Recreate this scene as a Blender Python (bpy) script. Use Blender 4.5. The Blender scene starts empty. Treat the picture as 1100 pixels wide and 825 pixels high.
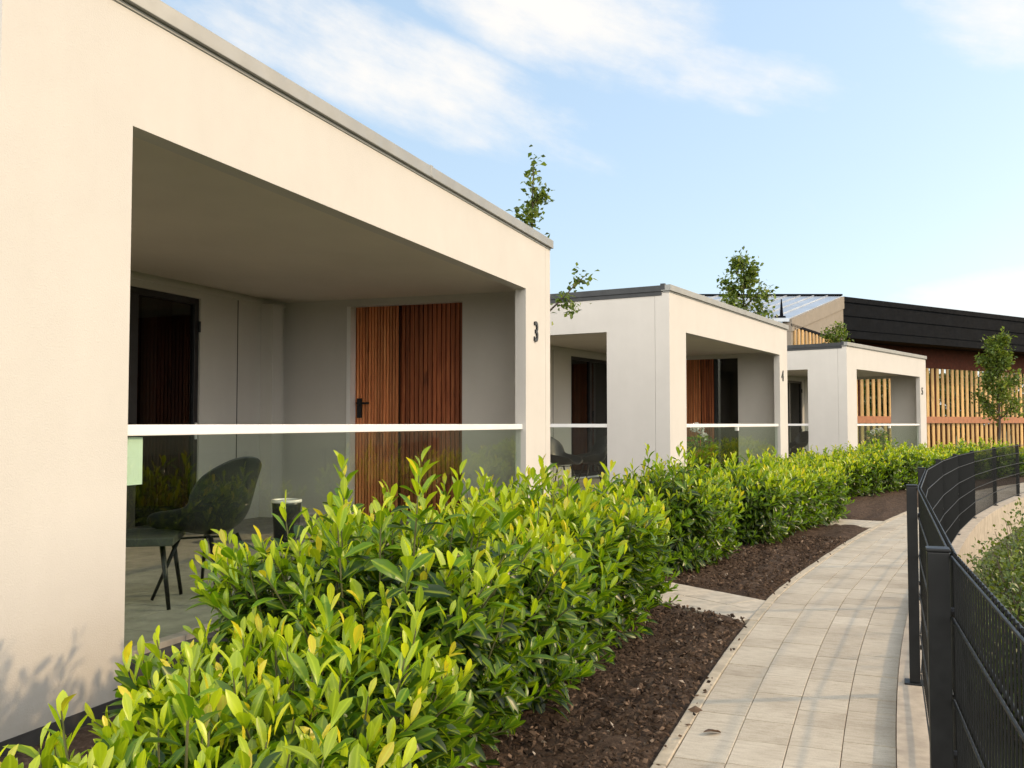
import bpy, math, random
import numpy as np
from mathutils import Vector, Matrix

random.seed(7)
rng = np.random.default_rng(11)
S = bpy.context.scene
COL = S.collection
R = math.radians
EYE = 1.35

# ------------------------------------------------------------------ scene / render
S.view_settings.view_transform = 'Standard'
S.view_settings.look = 'None'
S.view_settings.exposure = 0.27
S.view_settings.gamma = 1.0
S.view_settings.use_white_balance = True      # camera set for late-afternoon light
S.view_settings.white_balance_temperature = 7250
S.view_settings.white_balance_tint = 11
S.view_settings.use_curve_mapping = False
S.render.engine = 'CYCLES'
S.cycles.use_denoising = True
S.cycles.max_bounces = 8
S.cycles.transparent_max_bounces = 24
S.cycles.caustics_reflective = False
S.cycles.caustics_refractive = False

SUN_AZ, SUN_EL = 83.0, 28.0        # clockwise from +Y

# ------------------------------------------------------------------ node helpers
def new_mat(name):
    m = bpy.data.materials.new(name)
    m.use_nodes = True
    nt = m.node_tree
    bs = nt.nodes['Principled BSDF']
    return m, nt, bs

def N(nt, typ, **kw):
    n = nt.nodes.new(typ)
    for k, v in kw.items():
        setattr(n, k, v)
    return n

def setin(n, **kw):
    for k, v in kw.items():
        n.inputs[k.replace('_', ' ')].default_value = v

def ramp(nt, fac, stops):
    r = nt.nodes.new('ShaderNodeValToRGB')
    el = r.color_ramp.elements
    while len(el) < len(stops):
        el.new(0.5)
    for e, (p, c) in zip(el, stops):
        e.position = p
        e.color = (c[0], c[1], c[2], 1)
    nt.links.new(fac, r.inputs[0])
    return r.outputs[0]

def noise(nt, vec, scale, detail=4, rough=0.55):
    n = nt.nodes.new('ShaderNodeTexNoise')
    n.inputs['Scale'].default_value = scale
    n.inputs['Detail'].default_value = detail
    n.inputs['Roughness'].default_value = rough
    if vec is not None:
        nt.links.new(vec, n.inputs['Vector'])
    return n.outputs['Fac']

def mapping(nt, src, scale=(1, 1, 1), rot=(0, 0, 0)):
    tc = nt.nodes.new('ShaderNodeTexCoord')
    mp = nt.nodes.new('ShaderNodeMapping')
    mp.inputs['Scale'].default_value = scale
    mp.inputs['Rotation'].default_value = rot
    nt.links.new(tc.outputs[src], mp.inputs['Vector'])
    return mp.outputs[0]

def bump(nt, bs, height, strength, dist=0.01):
    b = nt.nodes.new('ShaderNodeBump')
    b.inputs['Strength'].default_value = strength
    b.inputs['Distance'].default_value = dist
    nt.links.new(height, b.inputs['Height'])
    nt.links.new(b.outputs[0], bs.inputs['Normal'])
    return b

def mixc(nt, fac, a, b, mode='MIX'):
    m = nt.nodes.new('ShaderNodeMix')
    m.data_type = 'RGBA'
    m.blend_type = mode
    for sock, v in ((m.inputs[0], fac), (m.inputs[6], a), (m.inputs[7], b)):
        if hasattr(v, 'links'):
            nt.links.new(v, sock)
        else:
            sock.default_value = v if not isinstance(v, (tuple, list)) else (v[0], v[1], v[2], 1)
    return m.outputs[2]

def plain(name, c, rough=0.6, metal=0.0, var=0.12, scale=6.0, bmp=0.0, bscale=80, spec=0.5):
    m, nt, bs = new_mat(name)
    v = mapping(nt, 'Object')
    f = noise(nt, v, scale)
    lo = [x * (1 - var) for x in c]; hi = [min(1, x * (1 + var)) for x in c]
    nt.links.new(ramp(nt, f, [(0.3, lo), (0.7, hi)]), bs.inputs['Base Color'])
    rr = ramp(nt, noise(nt, v, scale * 3), [(0.3, [max(0, rough - .08)] * 3), (0.7, [min(1, rough + .08)] * 3)])
    nt.links.new(rr, bs.inputs['Roughness'])
    bs.inputs['Metallic'].default_value = metal
    bs.inputs['Specular IOR Level'].default_value = spec
    if bmp:
        bump(nt, bs, noise(nt, v, bscale, 3), bmp, 0.004)
    return m

# ------------------------------------------------------------------ materials
def mat_stucco():
    m, nt, bs = new_mat('stucco')
    v = mapping(nt, 'Object')
    big = noise(nt, v, 1.3, 8, .65)
    strk = noise(nt, mapping(nt, 'Object', (5, 5, .25)), 1.5, 5)
    c1 = ramp(nt, big, [(0.3, (.54, .518, .485)), (0.7, (.59, .566, .53))])
    c2 = mixc(nt, 0.05, c1, ramp(nt, strk, [(0.35, (.47, .45, .41)), (0.65, (.61, .585, .55))]))
    # dirt splashed up from the soil along the foot of the wall
    sx = N(nt, 'ShaderNodeSeparateXYZ'); nt.links.new(v, sx.inputs[0])
    mr = N(nt, 'ShaderNodeMapRange'); mr.inputs['From Min'].default_value = .55; mr.inputs['From Max'].default_value = .02
    nt.links.new(sx.outputs[2], mr.inputs['Value'])
    sp = N(nt, 'ShaderNodeMath', operation='MULTIPLY'); nt.links.new(mr.outputs[0], sp.inputs[0]); nt.links.new(noise(nt, v, 9, 6, .7), sp.inputs[1])
    c2 = mixc(nt, sp.outputs[0], c2, (.42, .37, .30))
    nt.links.new(c2, bs.inputs['Base Color'])
    bs.inputs['Roughness'].default_value = 0.85
    bs.inputs['Specular IOR Level'].default_value = 0.25
    bump(nt, bs, noise(nt, v, 130, 4, .6), 0.4, 0.004)
    return m

def mat_wood(name, c0, c1, c2, rough=0.55):
    m, nt, bs = new_mat(name)
    v = mapping(nt, 'Object', (22, 22, 1.2))
    g = noise(nt, v, 1.6, 6, .6)
    base = ramp(nt, g, [(0.28, c0), (0.5, c1), (0.72, c2)])
    kn = noise(nt, mapping(nt, 'Object', (9, 9, 2.2)), 1.1, 2)
    col = mixc(nt, ramp(nt, kn, [(0.62, (0, 0, 0)), (0.72, (.6, .6, .6))]), base, [x * .45 for x in c0])
    # each batten its own tone
    at = N(nt, 'ShaderNodeAttribute', attribute_name='tone')
    col = mixc(nt, 1.0, col, ramp(nt, at.outputs['Fac'], [(0, (.62, .62, .62)), (1, (1.12, 1.12, 1.12))]), 'MULTIPLY')
    nt.links.new(col, bs.inputs['Base Color'])
    bs.inputs['Roughness'].default_value = rough
    bump(nt, bs, g, 0.3, 0.003)
    return m

def mat_leaf(name, old, mid, young, gloss=0.32, trans=0.35, tipc=None):
    m, nt, bs = new_mat(name)
    at = N(nt, 'ShaderNodeAttribute', attribute_name='leaf')
    sep = N(nt, 'ShaderNodeSeparateColor')
    nt.links.new(at.outputs['Color'], sep.inputs[0])
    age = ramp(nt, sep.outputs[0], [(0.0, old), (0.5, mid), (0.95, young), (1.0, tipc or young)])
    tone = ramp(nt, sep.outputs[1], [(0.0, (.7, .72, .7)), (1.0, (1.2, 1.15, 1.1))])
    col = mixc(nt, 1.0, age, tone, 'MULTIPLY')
    # pale midrib
    rib = ramp(nt, sep.outputs[2], [(0.0, (0, 0, 0)), (0.72, (0, 0, 0)), (1.0, (.35, .35, .35))])
    col = mixc(nt, rib, col, [min(1, x * 1.3 + .02) for x in young])
    nt.links.new(col, bs.inputs['Base Color'])
    bs.inputs['Roughness'].default_value = gloss
    bs.inputs['Specular IOR Level'].default_value = 0.5
    tr = N(nt, 'ShaderNodeBsdfTranslucent')
    tc = mixc(nt, 1.0, col, (1.25, 1.2, .5), 'MULTIPLY')
    nt.links.new(tc, tr.inputs['Color'])
    mx = N(nt, 'ShaderNodeMixShader')
    mx.inputs[0].default_value = trans
    nt.links.new(bs.outputs[0], mx.inputs[1])
    nt.links.new(tr.outputs[0], mx.inputs[2])
    nt.links.new(mx.outputs[0], nt.nodes['Material Output'].inputs['Surface'])
    return m

def mat_glass(name, tint, refl=1.0):
    m, nt, bs = new_mat(name)
    nt.nodes.remove(bs)
    t = N(nt, 'ShaderNodeBsdfTransparent'); t.inputs[0].default_value = (*tint, 1)
    g = N(nt, 'ShaderNodeBsdfGlossy'); g.inputs['Roughness'].default_value = 0.01
    g.inputs[0].default_value = (refl, refl, refl, 1)
    fr = N(nt, 'ShaderNodeFresnel'); fr.inputs[0].default_value = 1.5
    mx = N(nt, 'ShaderNodeMixShader')
    ge = N(nt, 'ShaderNodeNewGeometry')
    inv = N(nt, 'ShaderNodeMath', operation='SUBTRACT'); inv.inputs[0].default_value = 1.0
    nt.links.new(ge.outputs['Backfacing'], inv.inputs[1])
    ml = N(nt, 'ShaderNodeMath', operation='MULTIPLY')
    nt.links.new(fr.outputs[0], ml.inputs[0]); nt.links.new(inv.outputs[0], ml.inputs[1])
    nt.links.new(ml.outputs[0], mx.inputs[0])
    nt.links.new(t.outputs[0], mx.inputs[1])
    nt.links.new(g.outputs[0], mx.inputs[2])
    nt.links.new(mx.outputs[0], nt.nodes['Material Output'].inputs['Surface'])
    return m

def mat_paver():
    m, nt, bs = new_mat('paver_stone')
    at = N(nt, 'ShaderNodeAttribute', attribute_name='tone')
    sep = N(nt, 'ShaderNodeSeparateColor')
    nt.links.new(at.outputs['Color'], sep.inputs[0])
    base = ramp(nt, sep.outputs[0], [(0.0, (.36, .29, .205)), (0.5, (.53, .45, .335)), (1.0, (.68, .60, .475))])
    # cloudy streaks running across each slab
    uv = N(nt, 'ShaderNodeAttribute', attribute_name='puv')
    mp = N(nt, 'ShaderNodeMapping'); mp.inputs['Scale'].default_value = (2.2, 9.0, 1.0)
    nt.links.new(uv.outputs['Vector'], mp.inputs['Vector'])
    st = noise(nt, mp.outputs[0], 1.6, 6, .6)
    col = mixc(nt, .55, base, ramp(nt, st, [(0.3, (.30, .235, .165)), (0.5, (.54, .465, .355)), (0.72, (.66, .59, .475))]))
    v = mapping(nt, 'Object')
    sp = noise(nt, v, 160, 3)
    col = mixc(nt, .25, col, ramp(nt, sp, [(0.35, (.22, .19, .16)), (0.65, (.55, .52, .47))]))
    dirt = noise(nt, v, 1.7, 5)
    col = mixc(nt, ramp(nt, dirt, [(0.48, (0, 0, 0)), (0.72, (.55, .55, .55))]), col, (.27, .215, .155))
    nt.links.new(col, bs.inputs['Base Color'])
    bs.inputs['Roughness'].default_value = 0.75
    bs.inputs['Specular IOR Level'].default_value = 0.3
    bump(nt, bs, mixc(nt, .7, st, sp), 0.15, 0.003)
    return m

def mat_soil():
    m, nt, bs = new_mat('soil')
    v = mapping(nt, 'Object')
    n1 = noise(nt, v, 26, 6, .7)
    n2 = noise(nt, v, 2.0, 4)
    c = ramp(nt, n1, [(0.3, (.026, .016, .011)), (0.5, (.072, .045, .030)), (0.72, (.16, .108, .074))])
    c = mixc(nt, ramp(nt, n2, [(0.4, (0, 0, 0)), (0.7, (.45, .45, .45))]), c, (.085, .055, .036))
    nt.links.new(c, bs.inputs['Base Color'])
    bs.inputs['Roughness'].default_value = 0.95
    bs.inputs['Specular IOR Level'].default_value = 0.15
    bump(nt, bs, n1, 1.0, 0.02)
    return m

def mat_chip():
    m, nt, bs = new_mat('bark_chip')
    at = N(nt, 'ShaderNodeAttribute', attribute_name='tone')
    c = ramp(nt, at.outputs['Fac'], [(0.0, (.015, .009, .006)), (0.45, (.085, .052, .033)), (0.9, (.21, .135, .088)), (1.0, (.40, .33, .26))])
    nt.links.new(c, bs.inputs['Base Color'])
    bs.inputs['Roughness'].default_value = 0.9
    bs.inputs['Specular IOR Level'].default_value = 0.2
    return m

def mat_concrete(name, c, scale=7):
    m, nt, bs = new_mat(name)
    v = mapping(nt, 'Object')
    n1 = noise(nt, v, scale, 6, .65); n2 = noise(nt, mapping(nt, 'Object', (3, 3, .5)), 2.5, 5)
    col = ramp(nt, n1, [(0.3, [x * .72 for x in c]), (0.7, [x * 1.15 for x in c])])
    col = mixc(nt, ramp(nt, n2, [(0.5, (0, 0, 0)), (0.75, (.5, .5, .5))]), col, [x * .55 for x in c])
    nt.links.new(col, bs.inputs['Base Color'])
    bs.inputs['Roughness'].default_value = 0.85
    bump(nt, bs, noise(nt, v, 70, 5, .7), 0.4, 0.005)
    return m

def mat_ground():
    m, nt, bs = new_mat('ground_cover')
    v = mapping(nt, 'Object')
    c = ramp(nt, noise(nt, v, 3, 7, .7), [(0.3, (.025, .03, .010)), (0.5, (.05, .07, .02)), (0.72, (.09, .10, .035))])
    nt.links.new(c, bs.inputs['Base Color'])
    bs.inputs['Roughness'].default_value = 0.95
    bump(nt, bs, noise(nt, v, 30, 5, .7), 1.0, 0.03)
    return m

M = dict(
    stucco=mat_stucco(),
    ceiling=plain('soffit_paint', (.66, .61, .52), .8, var=.04, scale=1.2),
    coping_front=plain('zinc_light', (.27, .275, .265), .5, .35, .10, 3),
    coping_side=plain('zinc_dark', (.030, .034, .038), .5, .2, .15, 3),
    white=plain('white_enamel', (.80, .79, .77), .35, 0, .03, 4),
    plinth=plain('plinth_dark', (.045, .042, .04), .8, 0, .2, 8),
    floor=mat_concrete('terrace_slab', (.32, .295, .26)),
    anth=plain('anthracite', (.016, .018, .021), .38, .0, .25, 9),
    fence=plain('fence_coat', (.006, .007, .008), .45, .0, .3, 14, spec=.3),
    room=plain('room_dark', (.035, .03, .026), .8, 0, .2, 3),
    curtain=plain('curtain_cloth', (.55, .53, .50), .9, 0, .1, 5),
    wood_door_sunlit=mat_wood('larch_door_sunlit', (.44, .13, .048), (.74, .25, .095), (.90, .40, .17)),  # same larch as the panel, with sunlight painted into its colour
    wood_panel=mat_wood('larch_panel', (.19, .046, .016), (.36, .098, .036), (.50, .165, .062)),
    wood_slat=mat_wood('larch_slat', (.42, .22, .07), (.60, .36, .13), (.72, .48, .21), .6),
    wood_red=plain('red_timber', (.075, .016, .008), .7, 0, .25, 5, spec=.15),
    wood_rail=plain('rail_timber', (.36, .13, .055), .55, 0, .2, 6),
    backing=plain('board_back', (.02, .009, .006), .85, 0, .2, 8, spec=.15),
    glass=mat_glass('screen_glass', (.86, .91, .87)),
    dglass=mat_glass('door_glass', (.30, .31, .30)),
    frost=plain('frosted_film', (.74, .84, .74), .5, 0, .03, 4),
    seat=plain('seat_plastic', (.020, .022, .024), .42, 0, .25, 6),
    leg=plain('black_steel', (.012, .012, .013), .4, .3, .2, 9),
    table=plain('table_top_grey', (.06, .065, .055), .45, 0, .2, 6),
    paver=mat_paver(), soil=mat_soil(), chip=mat_chip(),
    slab=mat_concrete('slab_stone', (.54, .47, .37), 9),
    edge=mat_concrete('edge_stone', (.50, .42, .31), 9),
    kerb=mat_concrete('kerb_concrete', (.44, .37, .29), 8),
    ground=mat_ground(),
    laurel=mat_leaf('laurel_leaf', (.018, .055, .007), (.135, .285, .014), (.50, .60, .035), .33, .42, (.60, .52, .045)),
    shrub=mat_leaf('bank_leaf', (.022, .05, .008), (.06, .105, .016), (.16, .21, .035), .45, .3),
    tree=mat_leaf('tree_leaf', (.03, .065, .014), (.10, .17, .03), (.27, .32, .06), .45, .45),
    far=mat_leaf('far_leaf', (.02, .045, .012), (.05, .09, .02), (.14, .17, .04), .5, .35),
    stem=plain('green_stem', (.10, .10, .035), .7, 0, .2, 9),
    bark=plain('bark', (.075, .055, .04), .9, 0, .3, 14, .6, 40),
    metal_roof=plain('standing_seam', (.42, .46, .50), .38, .6, .10, 1.2),
    black_clad=plain('black_cladding', (.0045, .006, .0085), .8, 0, .2, 2, spec=.05),
    beige=plain('beige_render', (.24, .205, .165), .8, 0, .06, 1.5),
    dry_leaf=plain('dry_leaf', (.13, .065, .028), .7, 0, .3, 30),
    petal=plain('white_petal', (.75, .74, .70), .6, 0, .05, 9),
    number=plain('number_black', (.012, .012, .012), .45, 0, .1, 9),
)

# ------------------------------------------------------------------ mesh helpers
class MB:
    def __init__(s):
        s.v = []; s.f = []; s.tone = []
    def _add(s, vs, fs, tone=0.5):
        b = len(s.v)
        s.v += [tuple(p) for p in vs]
        s.f += [tuple(b + i for i in f) for f in fs]
        s.tone += [tone] * len(vs)
    def box(s, x0, x1, y0, y1, z0, z1, tone=0.5):
        s._add([(x0, y0, z0), (x1, y0, z0), (x1, y1, z0), (x0, y1, z0), (x0, y0, z1), (x1, y0, z1), (x1, y1, z1), (x0, y1, z1)],
               [(0, 3, 2, 1), (4, 5, 6, 7), (0, 1, 5, 4), (1, 2, 6, 5), (2, 3, 7, 6), (3, 0, 4, 7)], tone)
    def hexa(s, b, t, tone=0.5):
        s._add(list(b) + list(t), [(0, 3, 2, 1), (4, 5, 6, 7), (0, 1, 5, 4), (1, 2, 6, 5), (2, 3, 7, 6), (3, 0, 4, 7)], tone)
    def bar(s, p0, p1, w, h, tone=0.5, up=(0, 0, 1)):
        p0 = Vector(p0); p1 = Vector(p1); d = (p1 - p0).normalized()
        side = d.cross(Vector(up))
        if side.length < 1e-4: side = d.cross(Vector((1, 0, 0)))
        side.normalize(); u = side.cross(d)
        a = side * w / 2; b = u * h / 2
        s.hexa([p0 - a - b, p0 + a - b, p0 + a + b, p0 - a + b], [p1 - a - b, p1 + a - b, p1 + a + b, p1 - a + b], tone)
    def prism(s, poly, z0, z1, tone=0.5):
        n = len(poly)
        s._add([(x, y, z0) for x, y in poly] + [(x, y, z1) for x, y in poly],
               [tuple(range(n - 1, -1, -1)), tuple(range(n, 2 * n))] + [(i, (i + 1) % n, n + (i + 1) % n, n + i) for i in range(n)], tone)
    def tube(s, pts, rad, n=8, tone=0.5, cap=True):
        pts = [Vector(p) for p in pts]
        if not hasattr(rad, '__len__'): rad = [rad] * len(pts)
        rings = []
        ref = Vector((0.31, 0.17, 0.93))
        for i, p in enumerate(pts):
            d = (pts[min(i + 1, len(pts) - 1)] - pts[max(i - 1, 0)]).normalized()
            a = d.cross(ref)
            if a.length < 1e-3: a = d.cross(Vector((1, 0, 0)))
            a.normalize(); b = d.cross(a)
            rings.append([p + (a * math.cos(2 * math.pi * k / n) + b * math.sin(2 * math.pi * k / n)) * rad[i] for k in range(n)])
        vs = [q for r in rings for q in r]; fs = []
        for i in range(len(rings) - 1):
            for k in range(n):
                k2 = (k + 1) % n
                fs.append((i * n + k, i * n + k2, (i + 1) * n + k2, (i + 1) * n + k))
        if cap:
            fs.append(tuple(range(n - 1, -1, -1))); fs.append(tuple((len(rings) - 1) * n + k for k in range(n)))
        s._add(vs, fs, tone)
    def build(s, name, mat, parent=None, smooth=False, bevel=0.0, loc=None):
        me = bpy.data.meshes.new(name)
        me.from_pydata(s.v, [], s.f)
        at = me.attributes.new('tone', 'FLOAT', 'POINT')
        at.data.foreach_set('value', np.array(s.tone, dtype=np.float32))
        me.materials.append(mat)
        if smooth:
            me.polygons.foreach_set('use_smooth', [True] * len(me.polygons))
        me.validate(); me.update()
        o = bpy.data.objects.new(name, me)
        COL.objects.link(o)
        if parent: o.parent = parent
        if loc: o.location = loc
        if bevel:
            b = o.modifiers.new('b', 'BEVEL'); b.width = bevel; b.segments = 2; b.limit_method = 'ANGLE'; b.angle_limit = R(40)
        return o

def np_mesh(name, V, F, mat, parent=None, color=None, cname='leaf', smooth=True):
    """V (n,3), F list of (arrays of equal-size faces)"""
    me = bpy.data.meshes.new(name)
    loops = np.concatenate([f.reshape(-1) for f in F]).astype(np.int32)
    sizes = np.concatenate([np.full(len(f), f.shape[1]) for f in F]).astype(np.int32)
    starts = np.concatenate([[0], np.cumsum(sizes)[:-1]]).astype(np.int32)
    me.vertices.add(len(V)); me.vertices.foreach_set('co', V.astype(np.float32).reshape(-1))
    me.loops.add(len(loops)); me.loops.foreach_set('vertex_index', loops)
    me.polygons.add(len(sizes)); me.polygons.foreach_set('loop_start', starts)
    me.update(calc_edges=True)
    me.polygons.foreach_set('use_smooth', np.full(len(sizes), bool(smooth)))
    if color is not None:
        at = me.attributes.new(cname, 'FLOAT_COLOR', 'POINT')
        c4 = np.ones((len(V), 4), dtype=np.float32); c4[:, :3] = color
        at.data.foreach_set('color', c4.reshape(-1))
    me.materials.append(mat); me.update()
    o = bpy.data.objects.new(name, me); COL.objects.link(o)
    if parent: o.parent = parent
    return o

def thing(name, label, cat, loc=(0, 0, 0), rz=0, group=None):
    o = bpy.data.objects.new(name, None); COL.objects.link(o)
    o.location = loc; o.rotation_euler = (0, 0, rz); o.empty_display_size = .2
    o['label'] = label; o['category'] = cat
    if group: o['group'] = group
    return o

def tag(o, label, cat, group=None):
    o['label'] = label; o['category'] = cat
    if group: o['group'] = group
    return o

def kind(o, k):
    o['kind'] = k
    return o

def copy_tree(src, loc, rz, label, scale=(1, 1, 1)):
    r = src.copy(); COL.objects.link(r)
    r.location = loc; r.rotation_euler = (0, 0, rz); r.scale = scale
    r['label'] = label
    for ch in list(src.children):
        c = ch.copy(); COL.objects.link(c); c.parent = r
        for g in list(ch.children):
            d = g.copy(); COL.objects.link(d); d.parent = c
    return r

# leaf template: x along the leaf, y across, z up
def leaf_template(rows, fold, curl, wmax):
    vs = [(0, 0, 0, 1)]
    for t, w in rows:
        for sgn in (-1, 0, 1):
            vs.append((t, sgn * w * wmax, abs(sgn) * w * wmax * fold - curl * t * t, 1 if sgn == 0 else 0))
    vs.append((1, 0, -curl, 1))
    T = []; Q = []
    T += [(0, 2, 1), (0, 3, 2)]
    n = len(rows)
    for i in range(n - 1):
        a = 1 + 3 * i
        Q += [(a, a + 1, a + 4, a + 3), (a + 1, a + 2, a + 5, a + 4)]
    a = 1 + 3 * (n - 1); tip = 1 + 3 * n
    T += [(a, a + 1, tip), (a + 1, a + 2, tip)]
    return np.array(vs, float), np.array(T), np.array(Q)

LAUREL_T = leaf_template([(.18, .42), (.45, .88), (.72, .96), (.90, .52)], .40, .24, .5)
SMALL_T = leaf_template([(.5, 1.0)], .3, .12, .5)

def leaf_mesh(name, tmpl, O, D, NRM, L, Wd, age, rnd, mat, parent=None):
    vt, T, Q = tmpl
    D = D / (np.linalg.norm(D, axis=1, keepdims=True) + 1e-9)
    SIDE = np.cross(D, NRM); SIDE /= (np.linalg.norm(SIDE, axis=1, keepdims=True) + 1e-9)
    UP = np.cross(SIDE, D)
    n, k = len(O), len(vt)
    X = vt[:, 0][None, :, None] * L[:, None, None]
    Y = vt[:, 1][None, :, None] * Wd[:, None, None]
    Z = vt[:, 2][None, :, None] * Wd[:, None, None]
    g = np.random.default_rng(n)
    cu = g.normal(.08, .16, n)[:, None, None]; tw = g.normal(0, .28, n)[:, None, None]
    Z = Z - X * X / L[:, None, None] * cu + Y * tw * X / L[:, None, None]
    V = O[:, None, :] + D[:, None, :] * X + SIDE[:, None, :] * Y + UP[:, None, :] * Z
    base = (np.arange(n) * k)[:, None, None]
    F = [(T[None] + base).reshape(-1, 3)]
    if len(Q): F.append((Q[None] + base).reshape(-1, 4))
    col = np.stack([np.repeat(age, k), np.repeat(rnd, k), np.tile(vt[:, 3], n)], 1)
    return np_mesh(name, V.reshape(-1, 3), F, mat, parent, col)

# ------------------------------------------------------------------ fence curve (also drives path, wall and bank)
posts = [(-1.27, -5.14), (-.57, -2.65), (.19, -.16), (1.04, 2.30), (2.03, 4.78), (3.11, 7.15), (4.27, 9.43), (5.50, 11.70), (6.81, 13.95), (8.24, 16.10), (9.76, 18.20)]
for h in (39, 43, 48, 53, 58, 63):
    x, y = posts[-1]
    posts.append((x + 2.58 * math.sin(R(h)), y + 2.58 * math.cos(R(h))))
P = np.array(posts)
def catmull(P, m=26):
    out = []
    for i in range(len(P) - 1):
        p0 = P[max(i - 1, 0)]; p1 = P[i]; p2 = P[i + 1]; p3 = P[min(i + 2, len(P) - 1)]
        for k in range(m):
            t = k / m
            out.append(.5 * ((2 * p1) + (-p0 + p2) * t + (2 * p0 - 5 * p1 + 4 * p2 - p3) * t * t + (-p0 + 3 * p1 - 3 * p2 + p3) * t ** 3))
    out.append(P[-1])
    return np.array(out)
CV = catmull(P)
CS = np.concatenate([[0], np.cumsum(np.linalg.norm(np.diff(CV, axis=0), axis=1))])
SMAX = CS[-1]
def curve(s, d=0.0):
    """point at arc length s, offset d to the right of the fence line"""
    s = min(max(s, 0), SMAX - 1e-6)
    i = int(np.searchsorted(CS, s, 'right') - 1)
    i = min(i, len(CV) - 2)
    a = (s - CS[i]) / (CS[i + 1] - CS[i])
    p = CV[i] * (1 - a) + CV[i + 1] * a
    j0 = max(i - 2, 0); j1 = min(i + 3, len(CV) - 1)
    t = CV[j1] - CV[j0]; t = t / np.linalg.norm(t)
    return (p[0] + t[1] * d, p[1] - t[0] * d)
def pcurve(s, d):
    k = .90 + .145 * min(max((s - 9.2) / 4.0, 0), 1)
    return curve(s, d + (1 - k) * min(1.1, -d))
POST_S = [CS[i * 26] for i in range(len(P))]
def signed(xy):
    """signed distance to the fence line (positive on the bank side) for an array of points"""
    xy = np.asarray(xy, float)
    dif = xy[:, None, :] - CV[None, ::4, :]
    dist = np.linalg.norm(dif, axis=2); j = dist.argmin(1)
    cv = CV[::4]; t = np.gradient(cv, axis=0); t /= np.linalg.norm(t, axis=1, keepdims=True)
    dd = dif[np.arange(len(xy)), j]
    sg = np.sign(dd[:, 0] * t[j, 1] - dd[:, 1] * t[j, 0])
    return sg * dist[np.arange(len(xy)), j], j
def gz(y):
    return -0.10 * min(max((y - 4) / 10, 0), 1)

# ------------------------------------------------------------------ ground, soil, path
def grid_axis(lo, hi, flo, fhi, step):
    a = list(np.arange(flo, fhi + 1e-6, step))
    out = []; x = flo; s = step
    while x > lo:
        s *= 1.5; x = max(x - s, lo); out.append(x)
    out = out[::-1] + a
    x = fhi; s = step
    while x < hi:
        s *= 1.5; x = min(x + s, hi); out.append(x)
    return np.array(out)
gx = grid_axis(-700, 700, -8, 30, .35); gy = grid_axis(-700, 1200, -8, 40, .35)
XX, YY = np.meshgrid(gx, gy)
pts = np.stack([XX.ravel(), YY.ravel()], 1)
near = (np.abs(pts[:, 0] - 8) < 30) & (np.abs(pts[:, 1] - 12) < 34)
sd = np.full(len(pts), -5.0)
sd[near] = signed(pts[near])[0]
inside_end = (pts[:, 1] < 27.0)
dep = np.clip((sd - .02) / 2.6, 0, 1); dep = dep * dep * (3 - 2 * dep)
fade = np.clip((28 - np.abs(pts[:, 0] - 8)) / 6, 0, 1) * np.clip((30 - np.abs(pts[:, 1] - 12)) / 6, 0, 1)
zz = -.17 - (.30 * (sd > -.48) + .70 * dep) * fade
zz += np.array([gz(y) for y in pts[:, 1]])
nx, ny = len(gx), len(gy)
idx = np.arange(nx * ny).reshape(ny, nx)
F = np.stack([idx[:-1, :-1], idx[:-1, 1:], idx[1:, 1:], idx[1:, :-1]], -1).reshape(-1, 4)
kind(np_mesh('ground', np.column_stack([pts, zz]), [F], M['ground']), 'structure')

# planted strip between the cabins and the path: a lumpy soil sheet
def soil_sheet():
    ss = np.concatenate([np.arange(2.5, 20, .09), np.arange(20, 36, .25)])
    dd = np.concatenate([np.arange(-1.10, -2.6, -.06), np.arange(-2.6, -7.5, -.35)])
    V = []
    for s in ss:
        for d in dd:
            x, y = pcurve(s, d)
            h = .018 * math.sin(x * 9.1 + y * 3.3) * math.sin(y * 7.7 - x * 2) + rng.normal(0, .011)
            edge = min(1, (-1.10 - d) / .12)
            V.append((x, y, gz(y) - .015 + (h + .018) * edge - (.06 if in_slab(x, y) else 0)))
    n = len(dd); m = len(ss)
    ix = np.arange(n * m).reshape(m, n)
    F = np.stack([ix[:-1, :-1], ix[1:, :-1], ix[1:, 1:], ix[:-1, 1:]], -1).reshape(-1, 4)
    return kind(np_mesh('planting_bed', np.array(V), [F], M['soil']), 'structure')
def in_slab(x, y):
    for (cx, cy, a, ln, w) in SLABS:
        dx, dy = x - cx, y - cy
        l = dx * math.cos(a) + dy * math.sin(a); q = -dx * math.sin(a) + dy * math.cos(a)
        if -.15 < l < ln + .1 and abs(q) < w / 2 + .02: return True
    return False
SLABS = [(1.86, 6.98, R(125), 4.2, .74), (5.45, 13.55, R(148), 4.0, .95)]
soil_sheet()
for (cx, cy, a, ln, w) in SLABS:
    mb = MB()
    x = -.10; k = 0
    while x < ln:
        for q in (-1, 1):
            l = .46
            c, s_ = math.cos(a), math.sin(a)
            p = [(x + .004, q * w / 4 - w / 4 + .004), (x + l - .004, q * w / 4 - w / 4 + .004), (x + l - .004, q * w / 4 + w / 4 - .004), (x + .004, q * w / 4 + w / 4 - .004)]
            g = gz(cy)
            mb.prism([(cx + u * c - v * s_, cy + u * s_ + v * c) for u, v in p], g - .12, g - .005 + random.uniform(-.0015, .0015), random.random())
        x += .46; k += 1
    kind(mb.build('slab_path', M['slab'], bevel=.004), 'structure')

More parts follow.
